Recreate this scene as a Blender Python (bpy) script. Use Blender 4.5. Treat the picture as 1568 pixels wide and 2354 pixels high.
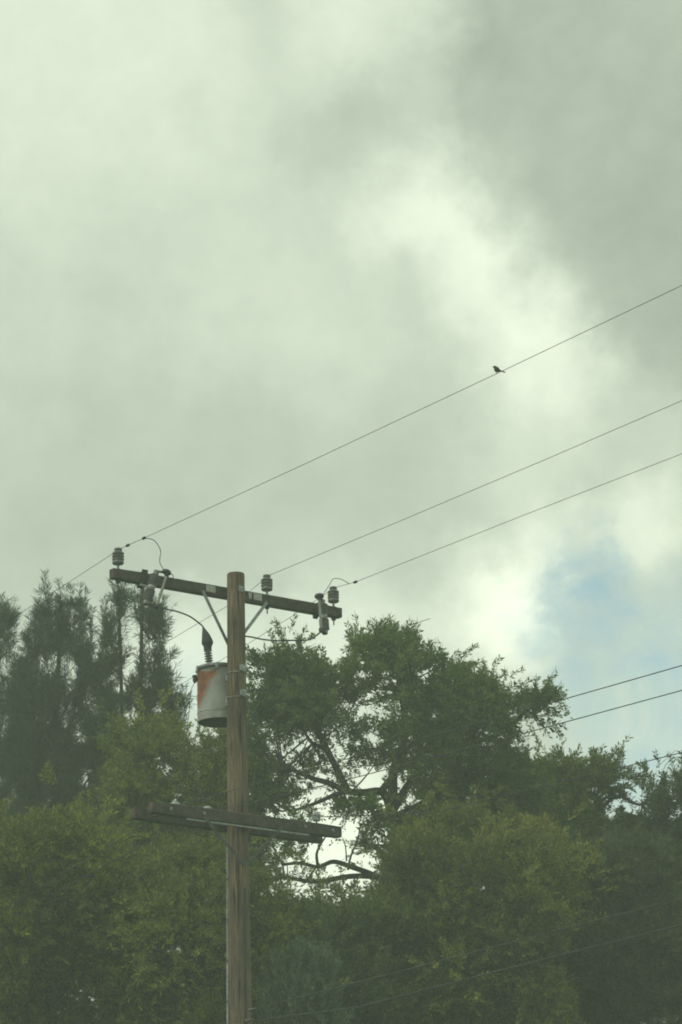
import bpy, math, random
import numpy as np
from mathutils import Vector, Matrix
random.seed(7); rng = np.random.default_rng(7)
for o in list(bpy.data.objects): bpy.data.objects.remove(o)
S = bpy.context.scene
COL = S.collection
R = math.radians

# ------------------------------------------------------------------ camera
F = 8170.0                     # focal length in units where the frame is 1568 wide
PITCH, ROLL = 17.56, -1.06
cam_d = bpy.data.cameras.new('camera'); cam = bpy.data.objects.new('camera', cam_d); COL.objects.link(cam)
cam_d.sensor_fit = 'HORIZONTAL'; cam_d.sensor_width = 24.0; cam_d.lens = 24.0*F/1568
cam_d.clip_end = 2000
CAM = Vector((0, 0, 1.7))
RM = (Matrix.Rotation(R(90+PITCH), 3, 'X') @ Matrix.Rotation(R(ROLL), 3, 'Z'))
cam.matrix_world = Matrix.Translation(CAM) @ RM.to_4x4()
S.camera = cam
S.render.resolution_x = 682; S.render.resolution_y = 1024

def ray(px, py):
    return (RM @ Vector(((px-784)/F, -(py-1177)/F, -1))).normalized()
def at(px, py, Y):
    r = ray(px, py); return CAM + r*(Y/r.y)
def at_z(px, py, z):
    r = ray(px, py); return CAM + r*((z-CAM.z)/r.z)
def at_plane(px, py, P0, d):           # the point of a sight line in the vertical plane through P0 along d
    nrm = Vector((-d.y, d.x, 0)); r = ray(px, py)
    return CAM + r*((P0-CAM).dot(nrm)/r.dot(nrm))
RMn = np.array(RM); CAMn = np.array(CAM)
def proj(P):                            # (N,3) -> photo coordinates
    q = (P-CAMn) @ RMn
    return 784+F*q[:, 0]/(-q[:, 2]), 1177-F*q[:, 1]/(-q[:, 2])

# ------------------------------------------------------------------ world and sun
SUN_EL, SUN_AZ = 52, -115                # azimuth from +Y, negative = left
W = bpy.data.worlds.new('World'); S.world = W; W.use_nodes = True
nt = W.node_tree; nt.nodes.clear(); N = nt.nodes; L = nt.links
def mth(op, a, b=None, clamp=False):
    n = N.new('ShaderNodeMath'); n.operation = op; n.use_clamp = clamp
    for i, v in enumerate((a, b)):
        if v is None: continue
        if isinstance(v, (int, float)): n.inputs[i].default_value = v
        else: L.new(v, n.inputs[i])
    return n.outputs[0]
tc = N.new('ShaderNodeTexCoord').outputs['Generated']
def noise(scale, detail=4, rough=.5, src=None, dist=0):
    n = N.new('ShaderNodeTexNoise'); n.inputs['Scale'].default_value = scale
    n.inputs['Detail'].default_value = detail; n.inputs['Roughness'].default_value = rough
    n.inputs['Distortion'].default_value = dist
    L.new(src or tc, n.inputs['Vector']); return n
nd = noise(14, 5, .55)
sub = N.new('ShaderNodeVectorMath'); sub.operation = 'SUBTRACT'; L.new(nd.outputs['Color'], sub.inputs[0]); sub.inputs[1].default_value = (.5, .5, .5)
sc = N.new('ShaderNodeVectorMath'); sc.operation = 'SCALE'; L.new(sub.outputs[0], sc.inputs[0]); sc.inputs['Scale'].default_value = .022
ad = N.new('ShaderNodeVectorMath'); ad.operation = 'ADD'; L.new(tc, ad.inputs[0]); L.new(sc.outputs[0], ad.inputs[1])
nd2 = noise(55, 7, .62)
sub2 = N.new('ShaderNodeVectorMath'); sub2.operation = 'SUBTRACT'; L.new(nd2.outputs['Color'], sub2.inputs[0]); sub2.inputs[1].default_value = (.5, .5, .5)
sc2 = N.new('ShaderNodeVectorMath'); sc2.operation = 'SCALE'; L.new(sub2.outputs[0], sc2.inputs[0]); sc2.inputs['Scale'].default_value = .030
ad2 = N.new('ShaderNodeVectorMath'); ad2.operation = 'ADD'; L.new(ad.outputs[0], ad2.inputs[0]); L.new(sc2.outputs[0], ad2.inputs[1])
warped = ad2.outputs[0]
def blob(px, py, rad, amp, rin=0):              # a soft cloud patch in a direction of the sky
    d = N.new('ShaderNodeVectorMath'); d.operation = 'DISTANCE'; L.new(warped, d.inputs[0]); d.inputs[1].default_value = ray(px, py)
    m = N.new('ShaderNodeMapRange'); m.interpolation_type = 'SMOOTHERSTEP'
    m.inputs['From Min'].default_value = rin/F; m.inputs['From Max'].default_value = rad/F
    m.inputs['To Min'].default_value = amp; m.inputs['To Max'].default_value = 0
    L.new(d.outputs['Value'], m.inputs['Value']); return m.outputs[0]
# cloud brightness: base, broad noise, then bright and dark masses
CLOUD_BASE = .65
val = mth('ADD', CLOUD_BASE, mth('MULTIPLY', mth('SUBTRACT', noise(30, 8, .6, None, .4).outputs['Fac'], .5), .17))
val = mth('ADD', val, mth('MULTIPLY', mth('SUBTRACT', noise(95, 8, .6, None, .2).outputs['Fac'], .5), .11))
for b in [(60, 60, 700, .16), (560, 120, 520, .09), (820, -20, 300, .12), (930, 430, 250, .17), (1040, 540, 280, .19), (1140, 700, 280, .18),
          (1250, 830, 260, .17), (1240, 980, 260, .12), (640, 700, 420, .06), (760, 880, 240, .05),
          (1900, 120, 960, -.135, 770), (880, 270, 330, -.06), (1000, 60, 250, -.05), (1500, 420, 420, -.05), (1560, 700, 300, -.05), (620, 10, 200, -.07), (800, 330, 200, -.06), (1200, 120, 300, -.05),
          (250, 1200, 620, -.10), (800, 1080, 420, -.08), (1350, 1080, 250, -.03),
          (1130, 1420, 300, .32), (1235, 1400, 110, .10), (1250, 1240, 200, .14), (1500, 1230, 220, .14), (1180, 1500, 200, .14), (1200, 1330, 160, .12), (1270, 1180, 150, .10), (1500, 1180, 180, .10), (440, 1520, 260, .28), (760, 1520, 300, .22), (780, 1960, 380, .45),
          (240, 1560, 260, .12), (1500, 1720, 420, .12)]:
    val = mth('ADD', val, blob(*b))
cr = N.new('ShaderNodeCombineColor')
warm = mth('MULTIPLY', mth('SUBTRACT', val, .5), .10)
L.new(mth('MULTIPLY', val, mth('ADD', .865, warm)), cr.inputs[0]); L.new(val, cr.inputs[1])
L.new(mth('MULTIPLY', val, .805), cr.inputs[2])
sky = N.new('ShaderNodeTexSky'); sky.sky_type = 'NISHITA'; sky.sun_disc = False
sky.sun_elevation = R(SUN_EL); sky.sun_rotation = R(SUN_AZ); sky.air_density = 1.0; sky.dust_density = 2.5
bg_s = N.new('ShaderNodeBackground'); tn = N.new('ShaderNodeMixRGB'); tn.blend_type = 'MULTIPLY'; tn.inputs[0].default_value = 1; L.new(sky.outputs[0], tn.inputs[1]); tn.inputs[2].default_value = (.98, 1.22, 1.0, 1); L.new(tn.outputs[0], bg_s.inputs['Color']); bg_s.inputs['Strength'].default_value = .15
bg_c = N.new('ShaderNodeBackground'); L.new(cr.outputs[0], bg_c.inputs['Color']); bg_c.inputs['Strength'].default_value = 1
hole = None
for b in [(1360, 1345, 180, .95, 40), (1310, 1450, 190, .85, 30), (1240, 1350, 60, .45), (1290, 1560, 110, .5), (1420, 1520, 280, .85, 60), (1540, 1480, 260, .6, 40), (1500, 1660, 380, .75, 60), (1320, 1270, 120, .6), (430, 1590, 170, .35)]:
    v = blob(*b); hole = v if hole is None else mth('MAXIMUM', hole, v)
hole = mth('MULTIPLY', hole, mth('SUBTRACT', mth('MULTIPLY', noise(48, 9, .66, None, .8).outputs['Fac'], 1.5), .20, True), True)
mix = N.new('ShaderNodeMixShader'); L.new(hole, mix.inputs[0]); L.new(bg_c.outputs[0], mix.inputs[1]); L.new(bg_s.outputs[0], mix.inputs[2])
out = N.new('ShaderNodeOutputWorld'); L.new(mix.outputs[0], out.inputs['Surface'])

sd = bpy.data.lights.new('sun', 'SUN'); sd.energy = 1.5; sd.angle = R(14); sd.color = (1, .95, .84)
so = bpy.data.objects.new('sun', sd); COL.objects.link(so)
sv = Vector((math.sin(R(SUN_AZ))*math.cos(R(SUN_EL)), math.cos(R(SUN_AZ))*math.cos(R(SUN_EL)), math.sin(R(SUN_EL))))
so.rotation_euler = sv.to_track_quat('Z', 'Y').to_euler(); so.location = sv*60
S.view_settings.view_transform = 'Standard'; S.view_settings.look = 'None'
S.view_settings.exposure = .12; S.view_settings.gamma = 1
S.render.engine = 'CYCLES'
S.cycles.volume_bounces = 1; S.cycles.max_bounces = 6; S.cycles.transparent_max_bounces = 8
S.cycles.filter_width = 1.9

# ------------------------------------------------------------------ materials
def mat(name, col, rough=.8, metal=0, var=.25, scale=6, bump=0, col2=None, stretch=(1, 1, 1), spec=.3):
    m = bpy.data.materials.new(name); m.use_nodes = True; t = m.node_tree; p = t.nodes['Principled BSDF']
    p.inputs['Roughness'].default_value = rough; p.inputs['Metallic'].default_value = metal
    p.inputs['Specular IOR Level'].default_value = spec
    c = t.nodes.new('ShaderNodeTexCoord'); mp = t.nodes.new('ShaderNodeMapping'); mp.inputs['Scale'].default_value = stretch
    t.links.new(c.outputs['Object'], mp.inputs[0])
    n = t.nodes.new('ShaderNodeTexNoise'); n.inputs['Scale'].default_value = scale; n.inputs['Detail'].default_value = 6; n.inputs['Roughness'].default_value = .65
    t.links.new(mp.outputs[0], n.inputs['Vector'])
    r = t.nodes.new('ShaderNodeValToRGB'); a = col2 or tuple(x*(1-var) for x in col); b = tuple(min(1, x*(1+var)) for x in col)
    r.color_ramp.elements[0].position = .32; r.color_ramp.elements[1].position = .68
    r.color_ramp.elements[0].color = (*a, 1); r.color_ramp.elements[1].color = (*b, 1)
    t.links.new(n.outputs['Fac'], r.inputs[0]); t.links.new(r.outputs[0], p.inputs['Base Color'])
    if bump:
        bm = t.nodes.new('ShaderNodeBump'); bm.inputs['Strength'].default_value = bump; bm.inputs['Distance'].default_value = .02
        t.links.new(n.outputs['Fac'], bm.inputs['Height']); t.links.new(bm.outputs[0], p.inputs['Normal'])
    return m
M = dict(
    pole=mat('pole_wood', (.225, .166, .112), .9, bump=.6, scale=9, stretch=(6, 6, .35), col2=(.075, .055, .045)),
    arm=mat('arm_wood', (.085, .072, .062), .9, bump=.5, scale=14, col2=(.04, .034, .03)),
    arm_old=mat('old_arm_wood', (.095, .08, .068), .9, bump=.6, scale=11, col2=(.04, .034, .03)),
    galv=mat('galvanised_steel', (.34, .36, .36), .6, .5, scale=20, col2=(.16, .17, .17)),
    galv2=mat('weathered_steel', (.12, .125, .12), .7, .3, scale=20, col2=(.06, .06, .06)),
    dark=mat('dark_steel', (.05, .05, .05), .6, .5, scale=20),
    plate=mat('tag_plate', (.42, .43, .38), .6, scale=30),
    porc=mat('grey_porcelain', (.13, .13, .125), .35, scale=20, spec=.5),
    porc2=mat('light_grey_porcelain', (.20, .21, .205), .35, scale=20, spec=.5),
    porc3=mat('pale_porcelain', (.42, .44, .44), .35, scale=20, spec=.5),
    rubber=mat('black_rubber', (.045, .043, .042), .7, scale=30),
    wire=mat('wire_metal', (.07, .075, .07), .6, .3, scale=30),
    wire2=mat('aluminium_cable', (.055, .06, .06), .6, .3, scale=30),
    tube=mat('fuse_tube', (.26, .26, .23), .5, scale=20),
    bark=mat('bark', (.075, .062, .052), .95, bump=.7, scale=14, stretch=(3, 3, .6), col2=(.03, .026, .022)),
    feather=mat('brown_feathers', (.085, .07, .055), .9, scale=120, col2=(.04, .034, .028)),
    ground=mat('ground_soil_grass', (.06, .075, .03), .95, scale=2, col2=(.035, .045, .02)),
)
t = M['pole'].node_tree; p = t.nodes['Principled BSDF']; src = p.inputs['Base Color'].links[0].from_socket
c_ = t.nodes.new('ShaderNodeTexCoord'); mp_ = t.nodes.new('ShaderNodeMapping'); mp_.inputs['Scale'].default_value = (26, 26, .8); t.links.new(c_.outputs['Object'], mp_.inputs[0])
n_ = t.nodes.new('ShaderNodeTexNoise'); n_.inputs['Scale'].default_value = 2.2; n_.inputs['Detail'].default_value = 4; t.links.new(mp_.outputs[0], n_.inputs['Vector'])
r_ = t.nodes.new('ShaderNodeValToRGB'); r_.color_ramp.elements[0].position = .36; r_.color_ramp.elements[0].color = (.30, .27, .25, 1); r_.color_ramp.elements[1].position = .44; r_.color_ramp.elements[1].color = (1, 1, 1, 1)
t.links.new(n_.outputs['Fac'], r_.inputs[0]); x_ = t.nodes.new('ShaderNodeMixRGB'); x_.blend_type = 'MULTIPLY'; x_.inputs[0].default_value = 1
n3 = t.nodes.new('ShaderNodeTexNoise'); n3.inputs['Scale'].default_value = 2.6; n3.inputs['Detail'].default_value = 5; t.links.new(c_.outputs['Object'], n3.inputs['Vector'])
r3 = t.nodes.new('ShaderNodeValToRGB'); r3.color_ramp.elements[0].position = .35; r3.color_ramp.elements[0].color = (.62, .66, .70, 1); r3.color_ramp.elements[1].position = .65; r3.color_ramp.elements[1].color = (1.0, 1.0, .98, 1); t.links.new(n3.outputs['Fac'], r3.inputs[0])
y_ = t.nodes.new('ShaderNodeMixRGB'); y_.blend_type = 'MULTIPLY'; y_.inputs[0].default_value = 1
t.links.new(src, x_.inputs[1]); t.links.new(r_.outputs[0], x_.inputs[2]); t.links.new(x_.outputs[0], y_.inputs[1]); t.links.new(r3.outputs[0], y_.inputs[2]); t.links.new(y_.outputs[0], p.inputs['Base Color'])
# tank: grey paint with a rust patch of its own shape
def tank_mat():
    m = bpy.data.materials.new('tank_paint'); m.use_nodes = True; t = m.node_tree; p = t.nodes['Principled BSDF']; nn = t.nodes; l = t.links
    c = nn.new('ShaderNodeTexCoord'); s = nn.new('ShaderNodeSeparateXYZ'); l.new(c.outputs['Object'], s.inputs[0])
    n = nn.new('ShaderNodeTexNoise'); n.inputs['Scale'].default_value = 7; n.inputs['Detail'].default_value = 7; l.new(c.outputs['Object'], n.inputs['Vector'])
    def mm(op, a, b, cl=False):
        q = nn.new('ShaderNodeMath'); q.operation = op; q.use_clamp = cl
        for i, v in enumerate((a, b)):
            if isinstance(v, (int, float)): q.inputs[i].default_value = v
            else: l.new(v, q.inputs[i])
        return q.outputs[0]
    # rust spreads from the upper left; its lower edge runs down to the left
    e = mm('SUBTRACT', mm('MULTIPLY', s.outputs['Z'], .52), s.outputs['X'])       # grows up and to the left
    e = mm('ADD', e, mm('MULTIPLY', mm('SUBTRACT', n.outputs['Fac'], .5), .30))
    a = mm('MULTIPLY', mm('SUBTRACT', e, .235), 16, True)
    topcut = mm('MULTIPLY', mm('SUBTRACT', mm('ADD', .535, mm('MULTIPLY', mm('SUBTRACT', n.outputs['Fac'], .5), .1)), s.outputs['Z']), 40, True)
    botcut = mm('MULTIPLY', mm('SUBTRACT', s.outputs['Z'], .12), 20, True)
    rightcut = mm('MULTIPLY', mm('SUBTRACT', mm('ADD', .015, mm('MULTIPLY', mm('SUBTRACT', n.outputs['Fac'], .5), .1)), s.outputs['X']), 30, True)
    f = mm('MULTIPLY', mm('MULTIPLY', a, topcut), mm('MULTIPLY', botcut, rightcut))
    edge = mm('MULTIPLY', f, mm('SUBTRACT', 1, f))
    r = nn.new('ShaderNodeValToRGB'); r.color_ramp.elements[0].color = (.27, .090, .028, 1); r.color_ramp.elements[1].color = (.13, .045, .020, 1)
    r.color_ramp.elements[0].position = .35; r.color_ramp.elements[1].position = .62
    n2 = nn.new('ShaderNodeTexNoise'); n2.inputs['Scale'].default_value = 16; n2.inputs['Detail'].default_value = 6; l.new(c.outputs['Object'], n2.inputs['Vector']); l.new(n2.outputs['Fac'], r.inputs[0])
    g = nn.new('ShaderNodeValToRGB'); g.color_ramp.elements[0].color = (.25, .25, .225, 1); g.color_ramp.elements[1].color = (.35, .36, .335, 1)
    g.color_ramp.elements[0].position = .35; g.color_ramp.elements[1].position = .6; l.new(n.outputs['Fac'], g.inputs[0])
    mx = nn.new('ShaderNodeMixRGB'); l.new(f, mx.inputs[0]); l.new(g.outputs[0], mx.inputs[1]); l.new(r.outputs[0], mx.inputs[2])
    l.new(mx.outputs[0], p.inputs['Base Color']); p.inputs['Roughness'].default_value = .7
    return m
M['tank'] = tank_mat()
def leaf_mat(name, rough=.6):
    m = bpy.data.materials.new(name); m.use_nodes = True; t = m.node_tree; nn = t.nodes; l = t.links; p = nn['Principled BSDF']
    a = nn.new('ShaderNodeAttribute'); a.attribute_name = 'tint'
    l.new(a.outputs['Color'], p.inputs['Base Color']); p.inputs['Roughness'].default_value = rough; p.inputs['Specular IOR Level'].default_value = .25
    tr = nn.new('ShaderNodeBsdfTranslucent'); l.new(a.outputs['Color'], tr.inputs['Color'])
    mx = nn.new('ShaderNodeMixShader'); mx.inputs[0].default_value = .45
    l.new(p.outputs[0], mx.inputs[1]); l.new(tr.outputs[0], mx.inputs[2]); l.new(mx.outputs[0], nn['Material Output'].inputs['Surface'])
    return m
M['leaf'] = leaf_mat('leaf'); M['needle'] = leaf_mat('needle', .7)

# ------------------------------------------------------------------ mesh helpers
def tag(o, label=None, cat=None, group=None, kind=None):
    if label: o['label'] = label
    if cat: o['category'] = cat
    if group: o['group'] = group
    if kind: o['kind'] = kind
    return o
def empty(name, loc, label=None, cat=None, group=None):
    o = bpy.data.objects.new(name, None); COL.objects.link(o); o.location = loc; o.empty_display_size = .2
    return tag(o, label, cat, group)
class MB:
    def __init__(s, org=(0, 0, 0)): s.v = []; s.f = []; s.org = Vector(org)
    def add(s, vs, fs):
        b = len(s.v); s.v += [tuple(Vector(v)-s.org) for v in vs]; s.f += [tuple(i+b for i in f) for f in fs]
    def box(s, c, ax, ay, az, bev=0):            # centre and three half-axis vectors, bevelled along the edges
        c, ax, ay, az = Vector(c), Vector(ax), Vector(ay), Vector(az)
        if bev:
            la, lb, lc = ax.length, ay.length, az.length
            p = [(1-bev/la, 1), (1, 1-bev/lb)]
            ring = []
            for sx, sy, order in ((1, 1, 1), (-1, 1, -1), (-1, -1, 1), (1, -1, -1)):
                q = [(sx*p[1][0], sy*p[1][1]), (sx*p[0][0], sy*p[0][1])]
                ring += q if order > 0 else q[::-1]
            vs = []
            for sz, k in ((-1, 1-bev/min(la, lb)), (-(1-bev/lc), 1), (1-bev/lc, 1), (1, 1-bev/min(la, lb))):
                vs += [c+ax*x*k+ay*y*k+az*sz for x, y in ring]
            fs = [tuple(range(7, -1, -1)), tuple(range(24, 32))]
            for r_ in range(3):
                for i in range(8): j = (i+1) % 8; fs.append((r_*8+i, r_*8+j, r_*8+8+j, r_*8+8+i))
            s.add(vs, fs); return
        vs = [c+ax*i+ay*j+az*k for k in (-1, 1) for j in (-1, 1) for i in (-1, 1)]
        s.add(vs, [(0, 2, 3, 1), (4, 5, 7, 6), (0, 1, 5, 4), (2, 6, 7, 3), (0, 4, 6, 2), (1, 3, 7, 5)])
    def tube(s, pts, rad, n=8, cap=True):
        pts = [Vector(p) for p in pts]; m = len(pts)
        rad = [rad]*m if isinstance(rad, (int, float)) else rad
        t0 = (pts[1]-pts[0]).normalized(); u = t0.orthogonal().normalized(); vs = []
        for i, p in enumerate(pts):
            t = (pts[min(i+1, m-1)]-pts[max(i-1, 0)]).normalized()
            u = (u-t*u.dot(t)).normalized(); w = t.cross(u)
            vs += [p+(u*math.cos(2*math.pi*k/n)+w*math.sin(2*math.pi*k/n))*rad[i] for k in range(n)]
        fs = [(i*n+k, i*n+(k+1) % n, (i+1)*n+(k+1) % n, (i+1)*n+k) for i in range(m-1) for k in range(n)]
        if cap: fs += [tuple(range(n-1, -1, -1)), tuple(range((m-1)*n, m*n))]
        s.add(vs, fs)
    def lathe(s, prof, base=(0, 0, 0), axis=(0, 0, 1), n=20):      # prof: (radius, height)
        base = Vector(base); a = Vector(axis).normalized()
        u = a.orthogonal().normalized(); w = a.cross(u); vs = []
        for r_, h in prof: vs += [base+a*h+(u*math.cos(2*math.pi*k/n)+w*math.sin(2*math.pi*k/n))*max(r_, 1e-4) for k in range(n)]
        m = len(prof)
        fs = [(i*n+k, i*n+(k+1) % n, (i+1)*n+(k+1) % n, (i+1)*n+k) for i in range(m-1) for k in range(n)]
        fs += [tuple(range(n-1, -1, -1)), tuple(range((m-1)*n, m*n))]
        s.add(vs, fs)
    def build(s, name, m, parent=None, smooth=True, label=None):
        me = bpy.data.meshes.new(name); me.from_pydata(s.v, [], s.f); me.materials.append(m); me.update()
        if smooth:
            me.polygons.foreach_set('use_smooth', [True]*len(me.polygons)); me.set_sharp_from_angle(angle=R(38))
        o = bpy.data.objects.new(name, me); COL.objects.link(o)
        if parent: o.parent = parent
        else: o.location = s.org
        if label: o['label'] = label
        return o
def copy_tree(o, parent=None):
    c = o.copy(); COL.objects.link(c); c.parent = parent
    for ch in [x for x in o.children]: copy_tree(ch, c)
    return c
def smooth_path(pts, k=6):
    pts = [Vector(p) for p in pts]; q = [pts[0]*2-pts[1]]+pts+[pts[-1]*2-pts[-2]]; res = []
    for i in range(1, len(q)-2):
        a, b, c, d = q[i-1:i+3]
        for j in range(k):
            t = j/k; res.append(.5*((2*b)+(c-a)*t+(2*a-5*b+4*c-d)*t*t+(3*b-a-3*c+d)*t**3))
    res.append(pts[-1]); return res

# ------------------------------------------------------------------ ground
g = MB(); n = 24; E = 120
vs = [(-E+2*E*i/n, -E+2*E*j/n, .25*math.sin(i*1.3)*math.sin(j*.9)-.3) for j in range(n+1) for i in range(n+1)]
g.add(vs, [(j*(n+1)+i, j*(n+1)+i+1, (j+1)*(n+1)+i+1, (j+1)*(n+1)+i) for j in range(n) for i in range(n)])
tag(g.build('ground', M['ground']), kind='structure')

# ------------------------------------------------------------------ utility pole
PY = 36.0
ptop = at(542, 1319, PY); pbot = at(551, 2354, PY)
PX = ptop.x
lean = (ptop.x-pbot.x)/(ptop.z-pbot.z)
base = Vector((ptop.x-lean*ptop.z, PY, 0))
def pole_c(z): return Vector((base.x+lean*z, PY, z))
def pole_r(z): return .0925+(ptop.z-z)*.0066
pole = empty('utility_pole', base, 'weathered wooden utility pole carrying two crossarms and a transformer', 'utility pole')
b = MB(base); zz = [-.6]+[i*.5 for i in range(0, int(ptop.z/.5)+1)]+[ptop.z-.03]
zz = sorted(set(z for z in zz if z < ptop.z-.02))
pts = [pole_c(z) for z in zz]+[ptop-Vector((0, 0, .004)), ptop]
rd = [pole_r(z)*(1+.012*math.sin(z*3.1)) for z in zz]+[pole_r(ptop.z)*.99, pole_r(ptop.z)*.93]
b.tube(pts, rd, 28); b.build('shaft', M['pole'], pole)

zA = at(523, 1366, PY+.12).z                       # centre height of the upper crossarm
AL, AR = at_z(255, 1319, zA), at_z(781, 1411, zA)
d = (AR-AL); d.z = 0; ALEN = d.length; d.normalize(); nv = Vector((d.y, -d.x, 0))   # nv points to the camera side, away from the arm
UP = Vector((0, 0, 1))
print('arm length', ALEN, 'dir', d, 'pole top', ptop.z, 'scale', F/((ptop-CAM).dot(ray(784, 1177))))
off = (pole_c(zA)-AL).dot(nv); print('pole to arm offset', off)
HB, HH = .045, .058
# move the arm to the back of the pole exactly
sh = off-(pole_r(zA)+HB+.004); AL = AL+nv*sh; AR = AR+nv*sh
def onarm(px, side=0, up=0, AA=None, DD=None):      # point of the arm axis seen at image column px
    A0 = AA or AL; best = None
    lo, hi = -1., 5.
    for _ in range(50):
        m_ = (lo+hi)/2; p = A0+d*m_; q = proj(np.array([p]))[0][0]
        if q < px: lo = m_
        else: hi = m_
    return A0+d*lo+nv*side+UP*up
b = MB(base); b.box((AL+AR)/2, d*(ALEN/2), nv*HB, UP*HH, .008); ua = b.build('crossarm', M['arm'], pole, False, 'upper dark wooden crossarm')
for px, w in ((479, .058), (569.5, .018), (587, .052)):
    b = MB(base); b.box(onarm(px, HB+.003, .008), d*w, nv*.0025, UP*.036); b.build('tag_plate', M['plate'], ua, False)
# V brace behind the pole
bp = pole_c(at(536, 1490, PY).z)-nv*(pole_r(zA)+.008)
for px, k in ((460, 1), (608, 1)):
    b = MB(base); a0 = onarm(px, HB+.008 if px < 500 else HB+.008, -.03)
    a0 = onarm(px, -HB-.012, -.01) if False else onarm(px, HB+.006, -.03)
    e = (bp-a0); l_ = e.length; e.normalize(); sdv = e.cross(nv).normalized()
    b.box((a0+bp)/2, e*(l_/2), sdv*.017, e.cross(sdv)*.004); b.build('brace', M['galv'], pole, False)
b = MB(base); pz = pole_c(zA)
b.tube([pz+nv*(pole_r(zA)+.02), pz-nv*(pole_r(zA)+2*HB+.03)], .011, 8); b.box(pz+nv*(pole_r(zA)+.004), d*.03, nv*.004, UP*.03); b.build('through_bolt', M['galv'], pole)

# lower double crossarm: one arm before, one behind the pole
rl = pole_r(ptop.z-2.7)
NR = at(779, 1914, PY-.1)
zB = at_plane(779, 1914, pole_c(NR.z)+nv*(rl+HB+.004), d).z
def lowarm(side): return pole_c(zB)+nv*side
near0 = lowarm(rl+HB+.004); far0 = lowarm(-(rl+HB+.004))
def axis_at(px, P):
    lo, hi = -4., 4.
    for _ in range(50):
        m_ = (lo+hi)/2; q = proj(np.array([P+d*m_]))[0][0]
        if q < px: lo = m_
        else: hi = m_
    return P+d*lo
lows = []
for P, x0, x1 in ((near0, 345, 781), (far0, 305, 737)):
    a0, a1 = axis_at(x0, P), axis_at(x1, P); lows.append((a0, a1))
    b = MB(base); b.box((a0+a1)/2, (a1-a0)/2, nv*HB, UP*.062, .009); b.build('crossarm', M['arm_old'], pole, False, 'lower weathered crossarm among the foliage')
    print('low arm', (a1-a0).length)
b = MB(base); q0, q1 = axis_at(425, near0), axis_at(706, near0)
b.box((q0+q1)/2-UP*.078+nv*.03, (q1-q0)/2, nv*.010, UP*.008); b.build('underarm_strip', M['galv'], pole, False)  # pale strip along the lower edge of the near arm
lb = pole_c(at(585, 1990, PY-.1).z)+nv*(rl+.01)
for px in (462, 644):
    a0 = axis_at(px, near0)-UP*.03+nv*(HB+.006)
    e = lb-a0; l_ = e.length; e.normalize(); sdv = e.cross(nv).normalized()
    b = MB(base); b.box((a0+lb)/2, e*(l_/2), sdv*.016, e.cross(sdv)*.004); b.build('brace', M['galv2'], pole, False)
for s_ in (-.95, -.55, .7, 1.05):
    b = MB(base); p = pole_c(zB)+d*s_; b.tube([p+nv*(rl+2*HB+.03), p-nv*(rl+2*HB+.03)], .009, 8)
    b.tube([p+nv*(rl+2*HB+.006), p+nv*(rl+2*HB+.018)], .02, 6); b.build('spacer_bolt', M['galv'], pole)
# ground wire moulding on the left of the pole
b = MB(base); pp = []
for i in range(30):
    z = .2+i*(zB-.4)/29; a = Vector((-.93, -.36, 0)); pp.append(pole_c(z)+a*(pole_r(z)+.004)+Vector((0, 0, 0)))
b.tube(pp, .013, 6); b.build('ground_wire', M['galv'], pole)
for k in range(14):
    z = zB-.6-k*.42; a = Vector((-.93, -.36, 0)).normalized(); t_ = a.cross(UP)
    b = MB(base); b.box(pole_c(z)+a*(pole_r(z)+.016), a*.006, t_*.022, UP*.007); b.build('staple', M['galv2'], pole, False)
b = MB(base); pp = [pole_c(z)+Vector((.55, -.83, 0)).normalized()*(pole_r(z)+.006) for z in [zB-.7-i*.4 for i in range(19)]]
b.tube(pp, .008, 6); b.build('riser_cable', M['dark'], pole)

# ------------------------------------------------------------------ pin insulators
def insulator_proto(name, body, label, cat, group):
    r = empty(name, (0, 0, 0), label, cat, group)
    b = MB(); prof = [(.022, .055), (.052, .055), (.060, .062), (.063, .078), (.058, .088), (.050, .090)]
    for z in (.100, .131, .162):
        prof += [(.050, z-.010+.004), (.062, z), (.064, z+.012), (.056, z+.018), (.047, z+.019)]
    prof += [(.047, .190), (.040, .196), (.034, .197), (.034, .205), (.042, .210), (.042, .222), (.030, .230), (.001, .232)]
    b.lathe(prof, n=24); b.build('porcelain_body', body, r)
    b = MB(); b.lathe([(.001, -.002), (.026, -.001), (.026, .006), (.012, .008), (.012, .056)], n=12); b.build('pin', M['galv'], r)
    b = MB(); b.lathe([(.001, -.205), (.007, -.20), (.007, -.150), (.022, -.148), (.022, -.136), (.03, -.134), (.03, -.1195)], n=10); b.build('washer_nut', M['dark'], r)
    return r
ins0 = insulator_proto('pin_insulator', M['porc'], 'ribbed grey pin insulator at the left end of the upper crossarm', 'insulator', 'pin insulators on the upper crossarm')
ins = []
for k, (px, lab) in enumerate(((271.5, None), (614, 'ribbed grey pin insulator on the upper crossarm just right of the pole top'),
                               (767, 'ribbed grey pin insulator at the right end of the upper crossarm beside the fuse cutout'))):
    o = ins0 if k == 0 else copy_tree(ins0)
    o.location = onarm(px, 0, HH+.001); o.rotation_euler.z = .4*k
    if lab: o['label'] = lab
    ins.append(o)

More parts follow.
